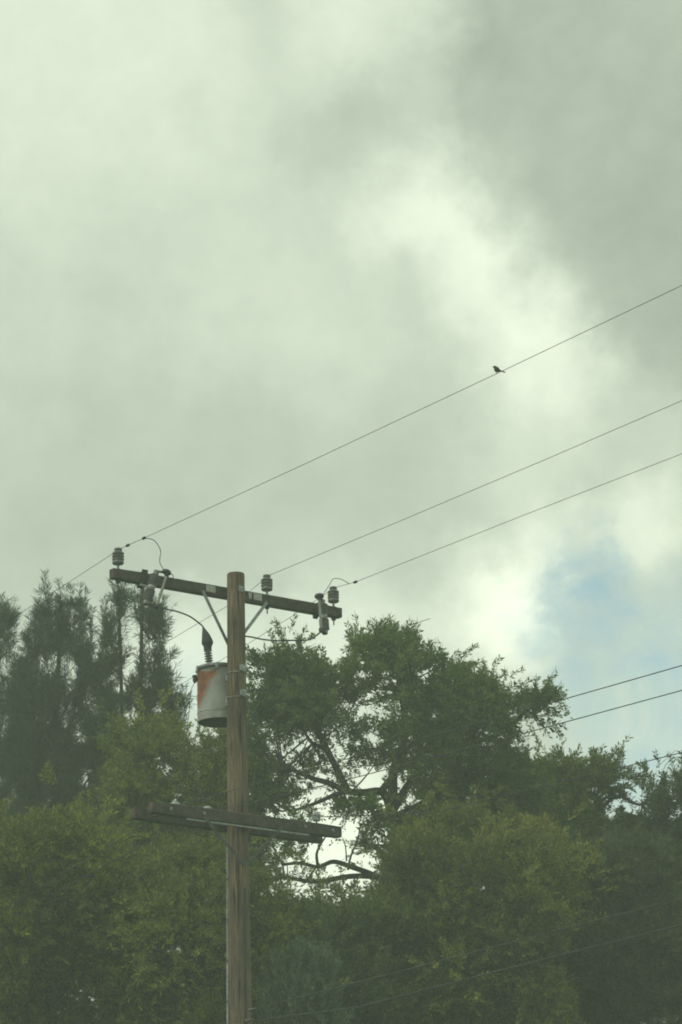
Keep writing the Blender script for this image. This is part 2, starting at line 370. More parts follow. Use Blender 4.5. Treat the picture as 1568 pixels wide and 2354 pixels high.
# small spool insulators of the lower arm
def spool_proto():
    r = empty('spool_insulator', (0, 0, 0), 'pale spool insulator on the lower crossarm, leftmost of the two beside the foliage', 'insulator', 'spool insulators on the lower crossarm')
    b = MB(); b.lathe([(.001, .03), (.040, .03), (.046, .040), (.046, .056), (.030, .064), (.030, .078), (.046, .086), (.046, .102), (.03, .112), (.001, .114)], n=18)
    b.build('porcelain_spool', M['porc3'], r)
    b = MB(); b.lathe([(.001, -.001), (.022, 0), (.022, .008), (.010, .01), (.010, .03)], n=10); b.build('pin', M['galv'], r)
    return r
sp0 = spool_proto(); spools = []
for k, (px, lab) in enumerate(((403, None), (477, 'pale spool insulator on the lower crossarm nearest the left of the pole'), (728, 'pale spool insulator near the right end of the lower crossarm'))):
    o = sp0 if k == 0 else copy_tree(sp0)
    o.location = axis_at(px, far0 if k < 2 else near0)+UP*.0625
    if lab: o['label'] = lab
    spools.append(o)

# ------------------------------------------------------------------ fuse cutouts
def cutout_proto():
    r = empty('fuse_cutout', (0, 0, 0), 'ribbed fuse cutout tilted to the right below the left half of the upper crossarm', 'fuse cutout', 'fuse cutouts hung on the upper crossarm')
    b = MB()                                    # local: body axis Z, fuse tube on +X, bracket on -X
    prof = [(.001, -.20), (.03, -.199), (.034, -.17), (.03, -.155)]
    for k in range(5):
        z = -.150+k*.026; prof += [(.026, z), (.055, z+.004), (.055, z+.008), (.026, z+.014)]
    prof += [(.036, -.018), (.036, .018)]
    for k in range(5):
        z = .024+k*.026; prof += [(.026, z), (.055, z+.004), (.055, z+.008), (.026, z+.014)]
    prof += [(.03, .158), (.032, .19), (.02, .2), (.001, .201)]
    b.lathe(prof, n=20); b.build('porcelain_body', M['porc2'], r)
    b = MB(); b.lathe([(.001, -.19), (.014, -.188), (.014, .165), (.001, .166)], (.118, 0, 0), n=12); b.build('fuse_tube', M['tube'], r)
    b = MB(); b.box((.075, 0, .193), (.055, 0, .004), (0, .016, 0), (0, 0, .006))
    b.lathe([(.001, -.004), (.050, 0), (.052, .012), (.044, .03), (.022, .04), (.001, .042)], (.105, 0, .188), n=16)
    b.lathe([(.001, 0), (.024, .002), (.024, .035), (.001, .037)], (.118, 0, .155), n=12)
    pts = [Vector((.125+.055+.030*math.cos(a)-.02, 0, .165+.026*math.sin(a))) for a in [math.pi+i*math.pi/6 for i in range(0, 12)]]
    b.tube(pts, .0045, 6); b.build('top_contact', M['dark'], r)
    b = MB(); b.box((.055, 0, -.196), (.065, 0, 0), (0, .018, 0), (0, 0, .008)); b.box((.118, 0, -.20), (.024, 0, 0), (0, .026, 0), (0, 0, .022), .005)
    b.tube([(.09, -.03, -.185), (.09, .03, -.185)], .01, 8); b.build('bottom_hinge', M['dark'], r)
    b = MB(); b.lathe([(.001, -.02), (.042, -.019), (.042, .019), (.001, .02)], n=16); b.box((-.075, 0, 0), (.05, 0, 0), (0, .016, 0), (0, 0, .008)); b.build('bracket', M['galv'], r)
    return r
def frame(z, x):                                # rotation with local Z along z and +X near x
    z = z.normalized(); x = (x-z*x.dot(z)).normalized(); y = z.cross(x)
    return Matrix((x, y, z)).transposed()
def clamp_on_arm(px, owner, w=.02):             # strap round the arm, in the cutout's own frame
    inv = owner.matrix_world.inverted()
    b = MB(); c = onarm(px)
    def q(v): return inv @ Vector(v)
    for s_ in (HB+.008, -HB-.008):
        p = c+nv*s_; i3 = inv.to_3x3(); b.box(q(p), i3 @ (d*w), i3 @ (nv*.005), i3 @ (UP*(HH+.03)))
    i3 = inv.to_3x3()
    b.box(q(c+UP*(HH+.008)), i3 @ (d*w*.8), i3 @ (nv*(HB+.018)), i3 @ (UP*.004))
    b.box(q(c-UP*(HH+.010)), i3 @ (d*w*.8), i3 @ (nv*(HB+.018)), i3 @ (UP*.004))
    e = q(c+nv*(HB+.012)+UP*-.02); b.tube([e, Vector((-.12, 0, 0))], .012, 8)
    return b.build('clamp', M['dark'], owner, False)
cu0 = cutout_proto()
cu1 = copy_tree(cu0); cu1['label'] = 'ribbed fuse cutout hanging upright near the right end of the upper crossarm'
def put_cut(o, mid, top, bot, xdir, side, Y):
    m0 = at(*mid, Y); T = at(*top, Y+.05); B = at(*bot, Y-.0)
    fr = frame(T-B, xdir).to_4x4(); fr.translation = m0; o.matrix_world = fr; return o
armY = onarm(345).y
put_cut(cu0, (348, 1350), (364, 1308), (338, 1388), Vector((1, -.1, 0)), .2, armY-.16)
put_cut(cu1, (744, 1418), (741, 1375), (748, 1462), Vector((-.30, -1, 0)), .2, onarm(740).y-.18)
bpy.context.view_layer.update()
clamp_on_arm(327, cu0, .034); clamp_on_arm(731, cu1, .03)

# ------------------------------------------------------------------ transformer
TY = PY+.36
tc_top = at(503, 1541, TY); tc_bot = at(504.5, 1661, TY); TR = .232
TH = tc_top.z-tc_bot.z; print('tank h', TH)
torg = Vector((tc_bot.x, TY, tc_bot.z))
tr = empty('transformer', torg, 'grey cylindrical transformer with a big rust patch bolted to the pole', 'transformer')
b = MB(torg); b.lathe([(TR*.90, .012), (TR*.97, .012), (TR*.985, -.002), (TR, .0), (TR, .02), (TR, TH*.3), (TR, TH*.6), (TR, TH-.02), (TR*1.02, TH-.018), (TR*1.02, TH)], torg, n=48); b.build('tank', M['tank'], tr)
b = MB(torg); b.lathe([(.001, -.0005), (TR*.9, -.0015), (TR*.965, .006), (TR*.96, .010), (.001, .0105)], torg, n=48); b.build('shaded_base', M['dark'], tr)  # dark disc: shade of the recessed underside put into its colour
b = MB(torg); b.lathe([(TR*1.035, TH+.001), (TR*1.045, TH+.008), (TR*1.035, TH+.024), (TR*.9, TH+.034), (TR*.5, TH+.046), (.001, TH+.05)], torg, n=48); b.build('lid', M['galv'], tr)
b = MB(torg); b.tube([torg+Vector((TR*1.05*math.cos(a), TR*1.05*math.sin(a), TH-.012)) for a in [i*math.pi/24 for i in range(49)]], .008, 6); b.build('lid_band', M['dark'], tr)
for k in range(3):
    a = math.radians(-95+k*62-60); r_ = Vector((math.cos(a), math.sin(a), 0)); t_ = r_.cross(UP)
    b = MB(torg); b.box(torg+r_*(TR*1.06)+UP*(TH-.010), r_*.012, t_*.018, UP*.030, .004); b.tube([torg+r_*(TR*1.09)+UP*(TH-.05), torg+r_*(TR*1.09)+UP*(TH+.025)], .006, 6); b.build('lid_clamp', M['galv'], tr, False)
b = MB(torg); b.tube([torg+Vector((TR*1.004*math.cos(a), TR*1.004*math.sin(a), TH*.16)) for a in [i*math.pi/24 for i in range(49)]], .004, 6); b.build('weld_seam', M['galv'], tr)
# high-voltage bushing and its cap
bb = at(482, 1530, TY-.02); bt = at(477, 1489, TY-.02); ax = (bt-bb)
b = MB(torg); prof = [(.001, -.03), (.046, -.028), (.046, .004), (.034, .01)]
for k in range(6):
    z = .014+k*.028; prof += [(.022, z), (.044, z+.005), (.044, z+.009), (.022, z+.017)]
prof += [(.026, .185), (.001, .19)]
b.lathe(prof, bb, ax, 18); bu = b.build('bushing', M['porc'], tr)
b = MB(torg); apex = at(466.5, 1440, TY-.02)
cs = smooth_path([bt-ax*.12, at(477, 1479, TY-.02), at(474, 1464, TY-.02), at(470, 1451, TY-.02), apex], 4)
rr = np.interp(np.linspace(0, 1, len(cs)), [0, .15, .22, .3, .55, .85, 1], [.042, .044, .062, .062, .044, .017, .006])
b.tube(cs, list(rr), 16); b.build('bushing_cap', M['rubber'], bu)
# low-voltage terminal on the left wall
lv = at(448, 1562, TY-.05)
b = MB(torg); b.tube([lv+Vector((.06, .02, .01)), lv+Vector((-.002, 0, 0))], .02, 12); b.tube([lv+Vector((-.004, -.002, .045)), lv+Vector((0, 0, .02))], .026, 12); b.tube([lv+Vector((0, 0, -.034)), lv+Vector((.002, 0, .006))], [.018, .028], 12)
b.build('terminal', M['dark'], tr)
for k, (pxs) in enumerate(([(447.5, 1570), (439, 1588), (436, 1622), (433, 1650), (428, 1690), (424, 1735), (415, 1790), (405, 1838)], [(455, 1664), (451, 1690), (447, 1712), (446, 1760), (458, 1810), (476, 1856)])):
    b = MB(torg); ys = np.linspace(TY-.05, far0.y-.1, len(pxs))
    b.tube(smooth_path([at(x, y, Y_) for (x, y), Y_ in zip(pxs, ys)], 5), .004, 6); b.build('lead_wire', M['wire'], tr)
# hanger brackets: arms behind, clamped plates round the pole
for py in (1548, 1605):
    z = at(545, py, PY).z; c = pole_c(z); dd = (Vector((torg.x, torg.y, z))-c); dd.normalize(); sd_ = dd.cross(UP)
    b = MB(torg); b.box(c+dd*(pole_r(z)+.03), dd*.04, sd_*.05, UP*.05)
    rz = pole_r(z)+.004
    b.tube([c+Vector((rz*math.cos(a), rz*math.sin(a), -.005)) for a in [i*math.pi/16 for i in range(33)]], .006, 6)
    q = Vector((.62, -.78, 0)); q.normalize(); t_ = q.cross(UP)
    b.box(c+q*(rz+.010)+UP*.035, q*.012, t_*.042, UP*.035, .006)
    b.box(c+q*(rz+.03)+UP*.01, q*.014, t_*.016, UP*.022, .004)
    b.build('hanger_bracket', M['galv'], tr, False)

# ------------------------------------------------------------------ conductors
RD = Vector((.535, -.845, 0)).normalized(); LD = Vector((-.475, .88, 0)).normalized()
def wire_thing(name, pts, r_, m, label, group=None, knots=(), cat='wire'):
    o = Vector(pts[0]); b = MB(o); b.tube(pts, r_, 6)
    if not knots: return tag(b.build(name, m), label, cat, group)
    e = empty(name, o, label, cat, group); b.build('strand', m, e)
    for p, dr in knots:
        b = MB(o); dr = dr.normalized(); b.lathe([(.001, -.03), (.013, -.026), (.016, 0), (.013, .026), (.001, .03)], p, dr, 10); b.build('connector', M['dark'], e)
    return e
def sag_line(pts, dirv, ext, k=8):             # extends the seen piece past the frame along its own end slope
    p = [Vector(x) for x in pts]; e = (p[-1]-p[-2]).normalized(); p.append(p[-1]+e*ext); return p
prim = [((271.5, 1262), [(331, 1237), (700, 1067), (1145, 857.5), (1568, 656)], [(150, 1344), (30, 1420)]),
        ((614, 1328), [(900, 1206), (1250, 1058), (1568, 921)], [(560, 1371), (400, 1466)]),
        ((767, 1356), [(817, 1338), (1200, 1186), (1568, 1043)], [(680, 1411), (570, 1480), (415, 1574)])]
wlab = ['bare overhead wire over the left insulator with the small bird on it', 'bare overhead wire over the insulator beside the pole top', 'bare overhead wire over the insulator at the right arm end']
wl_pts = []
for k, (i0, rp, lp) in enumerate(prim):
    P0 = Vector(ins[k].location)+UP*.213+nv*.04
    right = [at_plane(x, y, P0, RD) for x, y in rp]; left = [at_plane(x, y, P0, LD) for x, y in lp]
    path = list(reversed(sag_line([P0]+left, LD, 30)))+sag_line(right, RD, 34)
    kn = []
    if k == 0: kn = [(right[0], right[1]-right[0]), (P0+(right[0]-P0)*.32, right[0]-P0)]
    if k == 2: kn = [(right[0], right[1]-right[0])]
    path2 = path
    wire_thing('power_line', path2, .0029, M['wire'], wlab[k], 'bare primary wires over the upper crossarm', kn)
    wl_pts.append((P0, right, left))
    print('wire', k, [tuple(round(c, 1) for c in p) for p in (left[-1], P0, right[-1])])
def jump(name, pts, r_, label, group='jumper wires around the upper crossarm', m=None):
    b = MB(pts[0]); b.tube(smooth_path(pts, 6), r_, 6); return tag(b.build(name, m or M['wire']), label, 'wire', group)
Wc = wl_pts[0][1][0]; ct = cu0.matrix_world @ Vector((.09, 0, .20))
jump('jumper_wire', [Wc, at(350, 1240, Wc.y), at(362, 1251, Wc.y), at(369.5, 1268, Wc.y+.1), at(367.5, 1284, Wc.y+.1), at(368.5, 1296, armY-.1), ct], .0042, 'thin curved jumper wire dropping from the left wire to the left fuse cutout')
Wr = wl_pts[2][1][0]; ct = cu1.matrix_world @ Vector((.05, 0, .20))
jump('jumper_wire', [at_plane(803, 1343, wl_pts[2][0], RD), at(795, 1337, Wr.y+.1), at(782, 1331, Wr.y+.15), at(766, 1331, Wr.y+.2), at(757, 1345, Wr.y+.2), ct], .0040, 'thin bent jumper wire from the right wire to the right fuse cutout')
c0 = cu0.matrix_world @ Vector((.12, 0, -.2))
jump('jumper_wire', [c0, at(385, 1401, armY-.05), at(408, 1406, armY), at(436, 1417, TY-.1), at(456, 1431, TY-.03), apex], .0085, 'thick dark cable from the left fuse cutout to the transformer cap')
c1 = cu1.matrix_world @ Vector((.10, 0, -.2))
jump('jumper_wire', [c1, at(712, 1470, c1.y), at(675, 1472, PY+.5), at(640, 1473, PY+.45), at(605, 1470, PY+.4), at(575, 1464, PY+.35), at(550, 1464, PY+.3), at(545, 1490, PY+.3), at(540, 1530, TY)], .0085, 'thick dark cable running behind the pole from the right fuse cutout')

low = [(0, [(520, 1821), (800, 1744), (1263, 1617), (1568, 1530)], [(300, 1915), (60, 2060)], .0045, 'insulated low voltage wire, upper of the pair leaving the lower crossarm'),
       (1, [(582, 1846), (800, 1792), (1215, 1683), (1568, 1587)], [(300, 1958), (66, 2085)], .0045, 'insulated low voltage wire, lower of the pair leaving the lower crossarm'),
       (2, [(1000, 1868), (1375, 1778), (1568, 1730)], [], .0045, 'insulated low voltage wire from the right end of the lower crossarm')]
for k, rp, lp, r_, lab in low:
    P0 = Vector(spools[k].location)+UP*.071
    right = [at_plane(x, y, P0, RD) for x, y in rp]; left = [at_plane(x, y, P0, LD) for x, y in lp]
    path = (list(reversed(sag_line([P0]+left, LD, 8))) if left else [P0])+sag_line(right, RD, 34)
    wire_thing('service_wire', path, r_, M['wire2'], lab, 'low voltage wires from the lower crossarm')
for py0, rp, r_, lab, cl in ((2322, [(750, 2277), (999, 2213), (1300, 2134), (1568, 2066)], .0055, 'pale twisted cable crossing the lower right foliage, upper of two', 1),
                         (2352, [(820, 2316), (983, 2274), (1300, 2193), (1568, 2126)], .0062, 'dark cable crossing the lower right foliage, lower of two', 1)):
    z = at(560, py0, PY).z; P0 = pole_c(z)+RD*(pole_r(z)+.01)
    P0 = at_plane(575 if py0 < 2340 else 640, py0 if py0 < 2340 else 2362, P0, RD) if py0 < 2340 else P0
    right = [at_plane(x, y, P0, RD) for x, y in rp]
    o = P0; e = empty('aerial_cable', o, lab, 'cable', 'communication cables on the lower pole')
    b = MB(o); b.tube([P0]+sag_line(right, RD, 34), r_, 6); b.build('strand', M['wire2'], e)
    b = MB(o); b.lathe([(.001, -.02), (.016, -.018), (.022, .0), (.016, .03), (.010, .12), (.001, .121)], P0, RD, 10); b.build('clamp', M['galv2'], e)

# ------------------------------------------------------------------ bird on the left wire
wp = at_plane(1141.5, 859.2, wl_pts[0][0], RD); K = 1.1
bo = wp+UP*.004
bird = empty('bird', bo, 'small dark brown songbird perched on the overhead wire, facing left', 'bird')
ex = Vector((1, .1, 0)).normalized(); ey = ex.cross(UP)
def bp_(x, z, y=0): return bo+ex*x*K+UP*z*K+ey*y*K
sp = [(-.0245, .0530, .0045, 1), (-.022, .0532, .0085, 1), (-.0165, .053, .0125, 1), (-.010, .0505, .0142, 1), (-.005, .0445, .0170, 1), (.0, .037, .0215, 1), (.005, .0305, .0232, 1), (.012, .027, .020, 1), (.021, .0245, .0145, 1), (.031, .0215, .0090, .7), (.045, .0175, .0075, .6), (.058, .0135, .0078, .55), (.070, .0095, .0085, .5), (.072, .009, .005, .5)]
vs = []; nn_ = 14
for i, (x, z, r_, fl) in enumerate(sp):
    a, c = sp[max(i-1, 0)], sp[min(i+1, len(sp)-1)]; t = Vector((c[0]-a[0], 0, c[1]-a[1])).normalized(); u = Vector((-t.z, 0, t.x))
    for k in range(nn_):
        an = 2*math.pi*k/nn_; vs.append(bp_(x+u.x*math.cos(an)*r_*fl, z+u.z*math.cos(an)*r_*fl, math.sin(an)*r_*.85))
fs = [(i*nn_+k, i*nn_+(k+1) % nn_, (i+1)*nn_+(k+1) % nn_, (i+1)*nn_+k) for i in range(len(sp)-1) for k in range(nn_)]+[tuple(range(nn_)), tuple(range((len(sp)-1)*nn_, len(sp)*nn_))]
b = MB(bo); b.add(vs, fs); b.build('body', M['feather'], bird)
b = MB(bo); b.tube([bp_(-.0225, .0532), bp_(-.028, .0532), bp_(-.0335, .0525)], [.0042, .0026, .0005], 8); b.build('beak', M['dark'], bird)
for s_ in (-1, 1):
    b = MB(bo); b.lathe([(.0005, -.0015), (.0018, 0), (.0005, .0015)], bp_(-.017, .055, s_*.0102), ey, 8); b.build('eye', M['rubber'], bird)
    b = MB(bo); b.tube([bp_(.002, .012, s_*.007), bp_(-.001, .004, s_*.006), bp_(.0, .0, s_*.006)], .0014, 6); b.tube([bp_(-.006, .002, s_*.006), bp_(0, .001, s_*.006), bp_(.005, -.001, s_*.006)], .0013, 6); b.build('leg', M['dark'], bird)
    b = MB(bo); wv = [bp_(-.004, .044, s_*.015), bp_(.008, .040, s_*.0200), bp_(.030, .026, s_*.0110), bp_(.044, .019, s_*.005), bp_(.020, .021, s_*.0165), bp_(.004, .026, s_*.0215)]
    b.add(wv+[v+ey*s_*.0018 for v in wv], [(0, 1, 2, 3, 4, 5), (11, 10, 9, 8, 7, 6)]+[(i, (i+1) % 6, 6+(i+1) % 6, 6+i) for i in range(6)]); b.build('wing', M['feather'], bird)

# ------------------------------------------------------------------ trees
def vnoise(P, scale, seed):                       # smooth value noise, vectorised
    q = P*scale; i = np.floor(q).astype(np.int64); f = q-i; f = f*f*(3-2*f)
    def h(a, b_, c):
        x = (a*374761393+b_*668265263+c*2147483647+seed*974711) & 0xffffffff
        x = (x ^ (x >> 13))*1274126177 & 0xffffffff; return ((x ^ (x >> 16)) & 0xffff)/65535.
    r_ = 0
    for dx in (0, 1):
        for dy in (0, 1):
            for dz in (0, 1):
                w = (f[:, 0] if dx else 1-f[:, 0])*(f[:, 1] if dy else 1-f[:, 1])*(f[:, 2] if dz else 1-f[:, 2])
                r_ = r_+w*h(i[:, 0]+dx, i[:, 1]+dy, i[:, 2]+dz)
    return r_
def in_poly(x, y, poly):
    c = np.zeros(len(x), bool); j = len(poly)-1
    for i in range(len(poly)):
        xi, yi = poly[i]; xj, yj = poly[j]
        k = ((yi > y) != (yj > y)) & (x < (xj-xi)*(y-yi)/(yj-yi+1e-9)+xi); c ^= k; j = i
    return c
def edge_dist(x, y, poly):
    dm = np.full(len(x), 1e9)
    for i in range(len(poly)):
        ax_, ay_ = poly[i]; bx, by = poly[(i+1) % len(poly)]; vx, vy = bx-ax_, by-ay_
        t = np.clip(((x-ax_)*vx+(y-ay_)*vy)/(vx*vx+vy*vy+1e-9), 0, 1); dm = np.minimum(dm, np.hypot(x-ax_-t*vx, y-ay_-t*vy))
    return dm
def unproj(x, y, Y):
    q = np.stack([(x-784)/F, -(y-1177)/F, -np.ones(len(x))], 1) @ RMn.T
    return CAMn+q*(Y/q[:, 1])[:, None]
def nrm(v): return v/np.maximum(np.linalg.norm(v, axis=1, keepdims=True), 1e-9)
def np_mesh(name, V, FQ, m, parent, org, tint=None):
    me = bpy.data.meshes.new(name); nf = len(FQ); me.vertices.add(len(V)); me.vertices.foreach_set('co', (V-np.array(org)).astype(np.float32).ravel())
    me.loops.add(nf*4); me.polygons.add(nf); me.loops.foreach_set('vertex_index', FQ.astype(np.int32).ravel())
    me.polygons.foreach_set('loop_start', np.arange(0, nf*4, 4, dtype=np.int32)); me.update(calc_edges=True)
    if tint is not None:
        a = me.color_attributes.new('tint', 'FLOAT_COLOR', 'POINT'); c = np.ones((len(V), 4), np.float32); c[:, :3] = tint; a.data.foreach_set('color', c.ravel())
    me.materials.append(m); o = bpy.data.objects.new(name, me); COL.objects.link(o); o.parent = parent; return o
def spray_leaves(Bs, D, L_, n, ll, lw, fwd, droop, colA, colB, cn, jit=.25):
    # leaves set along each twig; returns diamond-shaped faces
    Nn = len(Bs); t = (np.arange(n)+.5)/n
    t = np.clip(t[None]+rng.normal(0, .05, (Nn, n)), 0, 1)
    P = Bs[:, None]+D[:, None]*(L_[:, None]*t)[..., None]; P[..., 2] -= droop*(t**2)*L_[:, None]
    P = P.reshape(-1, 3); Dr = np.repeat(D, n, 0)
    rad = rng.normal(size=P.shape); rad = nrm(rad-Dr*(rad*Dr).sum(1, keepdims=True))
    ld = nrm(Dr*fwd+rad+np.array([0, 0, -droop*.5])); P = P+rad*rng.random((len(P), 1))*ll*jit
    up = rng.normal(size=P.shape)+np.array([0, 0, .8]); w = nrm(np.cross(ld, up))
    s_ = (.6+.8*rng.random((len(P), 1))); a = ll*s_; ww = lw*s_
    bend = nrm(np.cross(w, ld))*a*rng.normal(0, .12, (len(P), 1))
    V = np.stack([P, P+ld*a*.45+w*ww*.5+bend*.6, P+ld*a, P+ld*a*.45-w*ww*.5+bend*.6], 1).reshape(-1, 3)
    Fq = np.arange(len(V)).reshape(-1, 4)
    k = np.clip(np.repeat(cn, n)[:, None]+rng.normal(0, .13, (len(P), 1)), 0, 1)
    c = np.array(colA)*(1-k)+np.array(colB)*k; c = c*(.75+.5*rng.random((len(P), 1)))
    return V, Fq, np.repeat(c, 4, 0)
def twig_mesh(A, B, r0, r1):
    ax_ = nrm(B-A); u = nrm(np.cross(ax_, np.array([.3, .5, .8]))); w = np.cross(ax_, u); vs = []
    for P, r_ in ((A, r0), (B, r1)):
        for k in range(3):
            an = 2*math.pi*k/3; vs.append(P+(u*math.cos(an)+w*math.sin(an))*r_)
    V = np.stack(vs, 1).reshape(-1, 3); b0 = np.arange(len(A))[:, None]*6
    Fq = np.concatenate([b0+np.array([k, (k+1) % 3, 3+(k+1) % 3, 3+k])[None] for k in range(3)]); return V, Fq
GREEN = dict(dark=((.038, .070, .028), (.11, .155, .045)), mid=((.045, .080, .024), (.20, .235, .05)), olive=((.055, .09, .022), (.29, .31, .05)),
             pine=((.045, .075, .042), (.095, .135, .065)), grey=((.06, .095, .05), (.15, .20, .10)))
def tree(name, label, poly, Y, depth, n_sprays, tint, trunk_px, holes=(), limbs=(), sp_len=.26, n_leaf=31, leaf=(.056, .0195), fwd=.9, droop=.15,
         pine=False, tips=(), thr=.40, up=.5, group='trees behind the utility pole', cat='tree', limb_n=9, n_branch=70, bare=(), lo=None, clump=34, clr=.34):
    poly = [tuple(p) for p in poly]; X = [p[0] for p in poly]; Yp = [p[1] for p in poly]
    xs, ys, dd = [], [], []; need = n_sprays; pts = np.zeros((0, 3)); tries = 0
    while len(pts) < need and tries < 40:
        tries += 1; m_ = need*3
        x = rng.uniform(min(X), max(X), m_); y = rng.uniform(min(Yp), max(Yp), m_)
        ed = edge_dist(x, y, poly); k = in_poly(x, y, poly); x, y, ed = x[k], y[k], ed[k]
        th = depth*np.sqrt(np.clip(ed/130., .02, 1)); dz = rng.uniform(-1, 1, len(x))*th/2
        P = unproj(x, y, np.full(len(x), Y)+dz)
        f1, f2 = (3.2, 7.) if pine else (1.9, 4.3)
        q = vnoise(P, f1, len(label)*7)*.62+vnoise(P, f2, len(label)*3+1)*.38
        keep = q > thr+rng.normal(0, .03, len(x))
        for hx, hy, hr, hs in holes:
            wob = 1+.55*(vnoise(P, 6., 5)-.5)*2; pad = 9 if pine else 5
            keep &= (((x-hx)/(hr+pad))**2+((y-hy)/(hs+pad))**2) > wob
        pts = np.concatenate([pts, P[keep]])
    pts = pts[:need]
    D0 = None
    if not pine:                                          # leaf sprays gathered into lumps on the ends of branches
        nc = max(12, need//clump); C0 = pts[:nc]; ci = rng.integers(0, nc, int(need*1.35)); u = nrm(rng.normal(size=(len(ci), 3))+np.array([0, -.15, .35]))
        rc = (clr*(.55+.9*rng.random(nc)))[ci]; q = C0[ci]+u*(rc*(.35+.75*rng.random(len(ci))**.6))[:, None]*np.array([1.15, 1.1, .75])
        px_, py_ = proj(q+u*.12+np.array([0, 0, .06])); k = in_poly(px_, py_, poly) | (rng.random(len(q)) < .10)
        for hx, hy, hr, hs in holes:
            k &= (((px_-hx)/(hr+8))**2+((py_-hy)/(hs+8))**2) > 1+.6*(vnoise(q, 6., 5)-.5)*2
        tone = rng.random(nc)[ci][k]; pts = q[k]; D0 = u[k]
    # base and trunk
    tx = trunk_px[0]; top = at(trunk_px[0], trunk_px[1], Y); gz = -.3
    org = Vector((top.x+random.uniform(-.3, .3), Y, gz)); root = empty(name, org, label, cat, group)
    cen = pts.mean(0)
    tp = [org+Vector((0, 0, -.2))]
    for i in range(1, 7):
        f = i/7; tp.append(Vector((org.x+(top.x-org.x)*f**1.5+random.uniform(-.06, .06), Y+random.uniform(-.08, .08), gz+(top.z-gz)*f)))
    tp.append(top); tp = smooth_path(tp, 4); r0 = .13 if not pine else .11
    if lo: r0 = lo
    b = MB(org); rr_ = [r0*(1-.8*i/len(tp)) for i in range(len(tp))]; b.tube(tp, rr_, 10); b.build('trunk', M['bark'], root)
    b = MB(org); nodes = [np.array(p) for p in tp[len(tp)//2:]]; b.tube(tp[len(tp)//2:], [x*.6 for x in rr_[len(tp)//2:]], 6)
    for lp, r_ in limbs:                                   # limbs seen between the leaves
        q = [at(x, y, Y+dy) for x, y, dy in lp]
        if pine: q = [min(tp, key=lambda t: (t-q[0]+Vector((0, 0, .12))).length)]+q[1:]
        q = smooth_path(q, 5); b.tube(q, list(np.linspace(r_, r_*.45, len(q))), 8); nodes += [np.array(p) for p in q]
    tri = np.array(nodes)
    for i in range(limb_n):
        e = Vector(pts[rng.integers(len(pts))]); c = tri[np.argmin(((tri-np.array(e)-np.array([0, 0, -.9]))**2).sum(1))]; c = Vector(c)
        m1 = c.lerp(e, .5)+Vector((random.uniform(-.15, .15), random.uniform(-.15, .15), -.12*(e-c).length)); q = smooth_path([c, m1, e], 6)
        b.tube(q, list(np.linspace(.038, .010, len(q))), 7); nodes += [np.array(p) for p in q]
    tri = np.array(nodes)
    for i in range(n_branch):
        e = Vector(pts[rng.integers(len(pts))]); c = Vector(tri[np.argmin(((tri-np.array(e))**2).sum(1))])
        m1 = c.lerp(e, .5)+Vector((random.uniform(-.06, .06), random.uniform(-.06, .06), -.06)); q = smooth_path([c, m1, e], 4)
        b.tube(q, list(np.linspace(.014, .005, len(q))), 5); nodes += [np.array(p) for p in q[2:]]
    tri = np.array(nodes)
    for lp, r_ in bare:
        q0 = at(lp[0][0], lp[0][1], Y+lp[0][2]); ns = Vector(tri[np.argmin(((tri-np.array(q0))**2).sum(1))]); ns = ns+(ns-q0).normalized()*.01
        q = smooth_path([ns]+[at(x, y, Y+dy) for x, y, dy in lp], 5); b.tube(q, list(np.linspace(r_, r_*.35, len(q))), 5)
    b.build('branches', M['bark'], root)
    # foliage
    out_d = nrm(pts-(cen+np.array([0, 0, -1.2]))); D = nrm(out_d*.7+rng.normal(size=pts.shape)*.55+np.array([0, 0, up]))
    Ls = sp_len*(.6+.8*rng.random(len(pts))); cn = np.clip(vnoise(pts, 1.1, 11)*.9+rng.normal(0, .12, len(pts)), 0, 1)
    if D0 is not None: D = nrm(D0*.9+out_d*.35+rng.normal(size=pts.shape)*.4+np.array([0, 0, up*.5])); cn = np.clip(cn*.6+tone*.5-.05, 0, 1)
    VA, FA, CA = [], [], []
    A, B_ = GREEN[tint]; hue = np.array([rng.uniform(.92, 1.07), rng.uniform(1.0, 1.12), rng.uniform(.85, 1.3)]); A = np.array(A)*hue; B_ = np.array(B_)*hue*1.08
    if not pine:
        V, Fq, C = spray_leaves(pts, D, Ls, n_leaf, leaf[0], leaf[1], fwd, droop, A, B_, cn)
    else:
        V, Fq, C = spray_leaves(pts, D, Ls, n_leaf, leaf[0], leaf[1], fwd, .0, A, B_, cn, .05)
    if pine:
        qx, qy = proj(V[::4]); kk_ = np.ones(len(qx), bool)
        for hx, hy, hr, hs in holes: kk_ &= (((qx-hx)/hr)**2+((qy-hy)/hs)**2) > .5+.5*rng.random(len(qx))
        V = V.reshape(-1, 4, 3)[kk_].reshape(-1, 3); C = C.reshape(-1, 4, 3)[kk_].reshape(-1, 3); Fq = np.arange(len(V)).reshape(-1, 4)
    VA.append(V); FA.append(Fq); CA.append(C)
    TA, TB = pts, pts+D*Ls[:, None]
